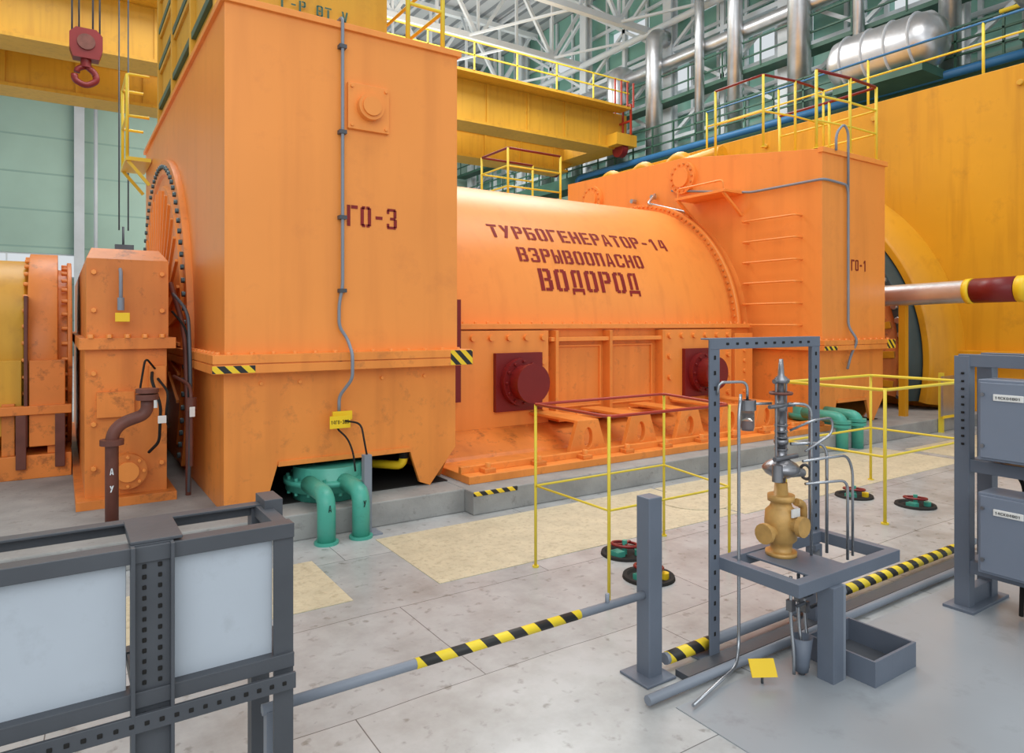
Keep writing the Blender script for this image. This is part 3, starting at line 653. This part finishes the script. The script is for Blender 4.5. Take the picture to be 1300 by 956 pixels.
# ---------------------------------------------------------------- instrument stand
I=B('instrument_stand')
for x in (2.67,3.51):
    I.box(x-.035,x+.035,2.235,2.243,0,1.57,GREYB); I.box(x+.027,x+.035,2.243,2.30,0,1.57,GREYB)
    for k in range(19): I.box(x-.008,x+.004,2.232,2.236,.12+k*.075,.14+k*.075,BLACK)
    I.box(x-.07,x+.07,2.2,2.33,0,.012,GREYB)
I.box(2.64,3.545,2.233,2.241,1.52,1.575,GREYB); I.box(2.64,3.545,2.24,2.3,1.567,1.575,GREYB)
for k in range(10): I.box(2.75+k*.075,2.77+k*.075,2.23,2.234,1.54,1.552,BLACK)
for y in (1.80,2.20): I.box(2.7,3.55,y,y+.05,.44,.50,GREYB)
for x in (2.7,3.5): I.box(x,x+.05,1.80,2.25,.44,.50,GREYB)
I.box(2.86,3.14,1.85,2.22,.485,.495,GREYB)
I.box(2.93,3.01,1.78,1.86,0,.44,GREYB); I.box(2.99,3.03,1.78,1.86,0,.44,GREYM); I.box(3.42,3.48,2.18,2.24,0,.44,GREYB)
I.bar((2.97,1.84,.15),(3.45,2.2,.4),.04,.04,GREYD)
ST=I.done(bevel=.003)
P=B('pressure_regulator')
cx,cy=3.0,2.10
P.lathe((cx,cy,.495),(0,0,1),[(0,0),(0,.075),(.02,.075),(.02,.05),(.06,.055),(.08,.075),(.16,.08),(.22,.075),(.24,.055),(.27,.045),(.27,.065),(.30,.065),(.30,.035),(.36,.03),(.36,0)],BRONZE,24)
P.cyl((cx-.12,cy,.62),(cx+.12,cy,.62),.032,BRONZE); P.cyl((cx-.14,cy,.62),(cx-.115,cy,.62),.05,BRONZE); P.cyl((cx+.11,cy,.62),(cx+.135,cy,.62),.05,BRONZE)
P.cyl((cx,cy-.11,.66),(cx,cy,.66),.035,BRONZE); P.cyl((cx,cy-.13,.66),(cx,cy-.105,.66),.05,BRONZE)
P.tube([(cx+.05,cy-.05,.76),(cx+.11,cy-.05,.74),(cx+.11,cy-.05,.66)],.02,BRONZE,bend=.04)
P.box(cx-.03,cx+.03,cy-.085,cy-.078,.70,.74,TAGW)
P.lathe((cx,cy,.85),(0,0,1),[(0,.02),(.03,.025),(.03,.04),(.05,.075),(.07,.09),(.08,.09),(.10,.075),(.12,.04),(.12,.022),(.2,.022),(.2,.035),(.22,.035),(.22,.02),(.36,.018),(.36,.03),(.40,.03),(.40,.018),(.50,.016),(.50,.034),(.52,.034),(.54,.016),(.62,.01),(.62,0)],DSTEEL,22)
for dx in (-.04,.04): P.cyl((cx+dx,cy,.97),(cx+dx,cy,1.38),.006,DSTEEL)
for z in (1.02,1.05,1.08,1.11,1.14): P.torus((cx,cy,z),(0,0,1),.028,.006,DSTEEL,16,6)
P.cyl((cx-.055,cy,1.36),(cx+.055,cy,1.36),.012,DSTEEL); P.torus((cx,cy,1.30),(0,0,1),.05,.008,BROWN,20,6)
P.cyl((cx-.12,cy-.02,1.24),(cx+.08,cy-.02,1.24),.01,DSTEEL); P.cyl((cx-.08,cy-.02,.98),(cx+.1,cy-.02,.98),.012,DSTEEL)
P.cyl((cx+.03,cy-.03,.9),(cx+.11,cy-.05,.9),.02,DSTEEL); P.torus((cx+.13,cy-.05,.9),(1,-.2,0),.035,.008,GREYD)
P.cyl((cx-.03,cy-.03,.9),(cx-.11,cy-.05,.92),.018,DSTEEL); P.cyl((cx-.1,cy-.05,.88),(cx-.1,cy-.05,.96),.025,DSTEEL)
P.done(ST)
b=B('glass_separator_jar')
b.lathe((2.83,2.17,1.12),(0,0,1),[(0,0),(0,.03),(.02,.034),(.10,.034),(.10,.04),(.14,.04),(.15,.02),(.15,0)],GLASS,20)
b.cyl((2.83,2.17,1.122),(2.83,2.17,1.17),.03,MAROON); b.cyl((2.83,2.17,1.22),(2.83,2.17,1.27),.042,DSTEEL)
b.tube([(2.83,2.17,1.27),(2.83,2.17,1.36),(2.68,2.22,1.36),(2.68,2.23,1.3)],.007,CHROME,bend=.04)
b.tube([(2.83,2.17,1.25),(2.95,2.12,1.25)],.007,CHROME)
b.done(ST)
b=B('sampling_tubes')
b.tube([(2.78,2.17,1.3),(2.74,2.15,1.2),(2.74,2.15,.1),(2.66,2.1,.03),(2.25,2.0,.02)],.008,CHROME,bend=.06)
b.tube([(3.0,2.06,1.25),(3.10,2.0,1.25),(3.10,2.0,.98),(3.10,2.0,.5)],.007,CHROME,bend=.06)
b.tube([(3.02,2.06,1.05),(3.20,1.98,1.05),(3.20,1.98,.5)],.008,CHROME,bend=.07)
b.tube([(3.0,2.05,1.12),(3.04,1.95,1.18),(3.2,1.95,1.18),(3.2,1.95,1.1),(3.05,2.0,1.02)],.006,CHROME,bend=.05)
b.tube([(3.05,2.0,.86),(3.3,1.93,.86),(3.3,1.93,.46)],.007,CHROME,bend=.05)
b.tube([(3.0,1.98,.98),(3.33,1.95,.98),(3.38,1.95,.9),(3.38,1.95,.46)],.007,CHROME,bend=.06)
for x in (2.86,2.92,2.97): b.tube([(x,1.95,.46),(x,1.95,.25),(x-.02,1.92,.12),(x-.02,1.92,.02)],.008,CHROME)
for x,z in ((2.86,.30),(2.92,.33),(2.97,.27)): b.box(x-.015,x+.015,1.935,1.965,z,z+.05,DSTEEL); b.bar((x,1.92,z+.03),(x+.05,1.91,z+.04),.01,.012,GREYD)
b.done(ST)
b=B('drain_cup'); b.lathe((2.90,1.92,.02),(0,0,1),[(0,0),(0,.03),(.04,.035),(.16,.05),(.16,.045),(.05,.03)],GREYB,20); b.cyl((2.9,1.92,0),(2.9,1.92,.05),.015,GREYD); b.done(ST)
b=B('identification_plate'); b.prism([(2.62,1.98,.04),(2.72,1.92,.04),(2.73,1.95,.11),(2.63,2.01,.11)],(0,.004,0),TAG); b.tube([(2.675,1.97,.0),(2.675,1.97,.06)],.006,GREYD); b.done()
b=B('drip_tray')
b.box(3.06,3.42,1.66,2.0,0,.012,GREYD)
for q in ((3.06,3.072,1.66,2.0),(3.408,3.42,1.66,2.0),(3.06,3.42,1.66,1.672),(3.06,3.42,1.988,2.0)): b.box(*q,0,.12,GREYB)
b.done()

# ---------------------------------------------------------------- right rack with boxes
b=B('junction_box_rack')
for y in (1.89,.9):
    b.box(4.33,4.345,y-.08,y,0,1.46,GREYB); b.box(4.33,4.40,y-.012,y,0,1.46,GREYB); b.box(4.33,4.40,y-.08,y-.068,0,1.46,GREYB)
    b.box(4.62,4.70,y-.08,y,0,1.46,GREYB)
    b.box(4.28,4.75,y-.12,y+.04,0,.02,GREYB)
    b.bar((4.36,y-.04,.06),(4.64,y-.04,.06),.06,.1,GREYB)
for z in (1.40,.80,.22):
    b.box(4.335,4.38,.85,1.87,z,z+.07,GREYB); b.box(4.62,4.70,.85,1.87,z,z+.07,GREYB)
    for y in (.86,1.80): b.box(4.34,4.68,y,y+.05,z,z+.06,GREYB)
for z0 in (.90,.28):
    for y1 in (1.72,1.30):
        b.box(4.22,4.42,y1-.36,y1,z0,z0+.44,BOXG); b.box(4.205,4.22,y1-.345,y1-.015,z0+.015,z0+.425,BOXG)
        b.box(4.198,4.206,y1-.22,y1-.08,z0+.33,z0+.365,TAGW); b.text('14СК04801',lambda x,z:(4.196,y1-.09-(x),z),0,z0+.34,.12,.014,BLACK)
        for zz in (z0+.08,z0+.36): b.cyl((4.2,y1-.03,zz),(4.19,y1-.03,zz),.01,DSTEEL)
for k in range(10): b.box(4.322,4.33,1.835,1.85,.95+k*.045,.962+k*.045,BLACK)
b.tube([(4.45,1.55,.05),(4.45,1.55,.9)],.015,BLACK); b.tube([(4.45,1.6,.02),(4.5,1.6,.75),(4.45,1.7,.9)],.012,BLACK)
b.done(bevel=.003)

# ---------------------------------------------------------------- left foreground panel rack
b=B('control_panel_rack')
for x in (.56,-1.0):
    b.box(x,x+.06,2.20,2.212,0,1.0,GREYD); b.box(x+.048,x+.06,2.2,2.26,0,1.0,GREYD)
    b.box(x,x+.06,2.50,2.56,0,1.0,GREYD); 
for z in (.97,.56):
    b.box(-1.0,.62,2.19,2.20,z,z+.045,GREYD); b.box(-1.0,.62,2.19,2.25,z+.037,z+.045,GREYD)
    b.box(-1.0,.62,2.52,2.53,z,z+.045,GREYD); b.box(-1.0,.62,2.48,2.53,z+.037,z+.045,GREYD)
    for x in (.57,-.98,.175): b.box(x,x+.045,2.2,2.53,z,z+.04,GREYD)
b.box(-1.0,.62,2.17,2.182,.50,.55,GREYD)
for k in range(42): b.box(-.98+k*.038,-.968+k*.038,2.167,2.171,.518,.53,BLACK)
for (xa,xb) in ((-.16,.15),(.285,.555),(-.62,-.30)):
    b.box(xa,xb,2.23,2.38,.60,.955,PANELW); b.box(xa-.006,xb+.006,2.225,2.23,.594,.961,PANELW)
b.box(.165,.275,2.20,2.21,.2,1.02,GREYD); b.box(.165,.175,2.17,2.2,.2,1.02,GREYD); b.box(.265,.275,2.17,2.2,.2,1.02,GREYD)
for k in range(16):
    for x in (.195,.235): b.box(x,x+.01,2.196,2.2,.5+k*.03,.512+k*.03,BLACK)
b.box(.165,.30,2.2,2.45,1.021,1.03,GREYD)
b.box(.585,.645,2.42,2.55,.90,1.04,GREYD)
b.done(bevel=.002)

# ---------------------------------------------------------------- lights
def area(name,loc,size,power,rot=(0,0,0),col=(1,.98,.95)):
    l=bpy.data.lights.new(name,'AREA'); l.shape='RECTANGLE'; l.size=size[0]; l.size_y=size[1]; l.energy=power; l.color=col
    o=bpy.data.objects.new(name,l); o.location=loc; o.rotation_euler=rot; S.collection.objects.link(o); return o
area('high_bay_lamp',(3,3,14.8),(8,6),640)
area('high_bay_lamp',(10,6,14.8),(8,6),700)
area('high_bay_lamp',(2,16,14.8),(10,6),1200)
area('high_bay_lamp',(13,18,14.8),(10,6),1350)
area('high_bay_lamp',(10,30,14.8),(14,6),2200)
area('roof_fill_light',(8,22,12.6),(16,10),800,rot=(math.pi,0,0))  # added fill facing up to brighten roof and trusses, not a hall fixture
area('roof_fill_light',(16,32,12.6),(10,10),500,rot=(math.pi,0,0))  # second added fill, brightens the far roof
area('side_area_light',(-3,-5.5,7),(12,7),540,rot=(math.radians(65),0,math.radians(-20)),col=(.95,.98,1))  # broad soft light from behind the camera; no window is built there
w=bpy.data.worlds.new('daylight'); S.world=w; w.use_nodes=True
bg=w.node_tree.nodes['Background']; bg.inputs[0].default_value=(.9,.96,1,1); bg.inputs[1].default_value=.76

cam=bpy.data.cameras.new('camera'); co=bpy.data.objects.new('camera',cam); S.collection.objects.link(co)
co.location=(0,0,1.65); co.rotation_euler=(math.radians(90),0,math.radians(-33.5))
cam.lens=24; cam.sensor_width=36; cam.shift_y=-.0523; cam.clip_end=200
S.camera=co
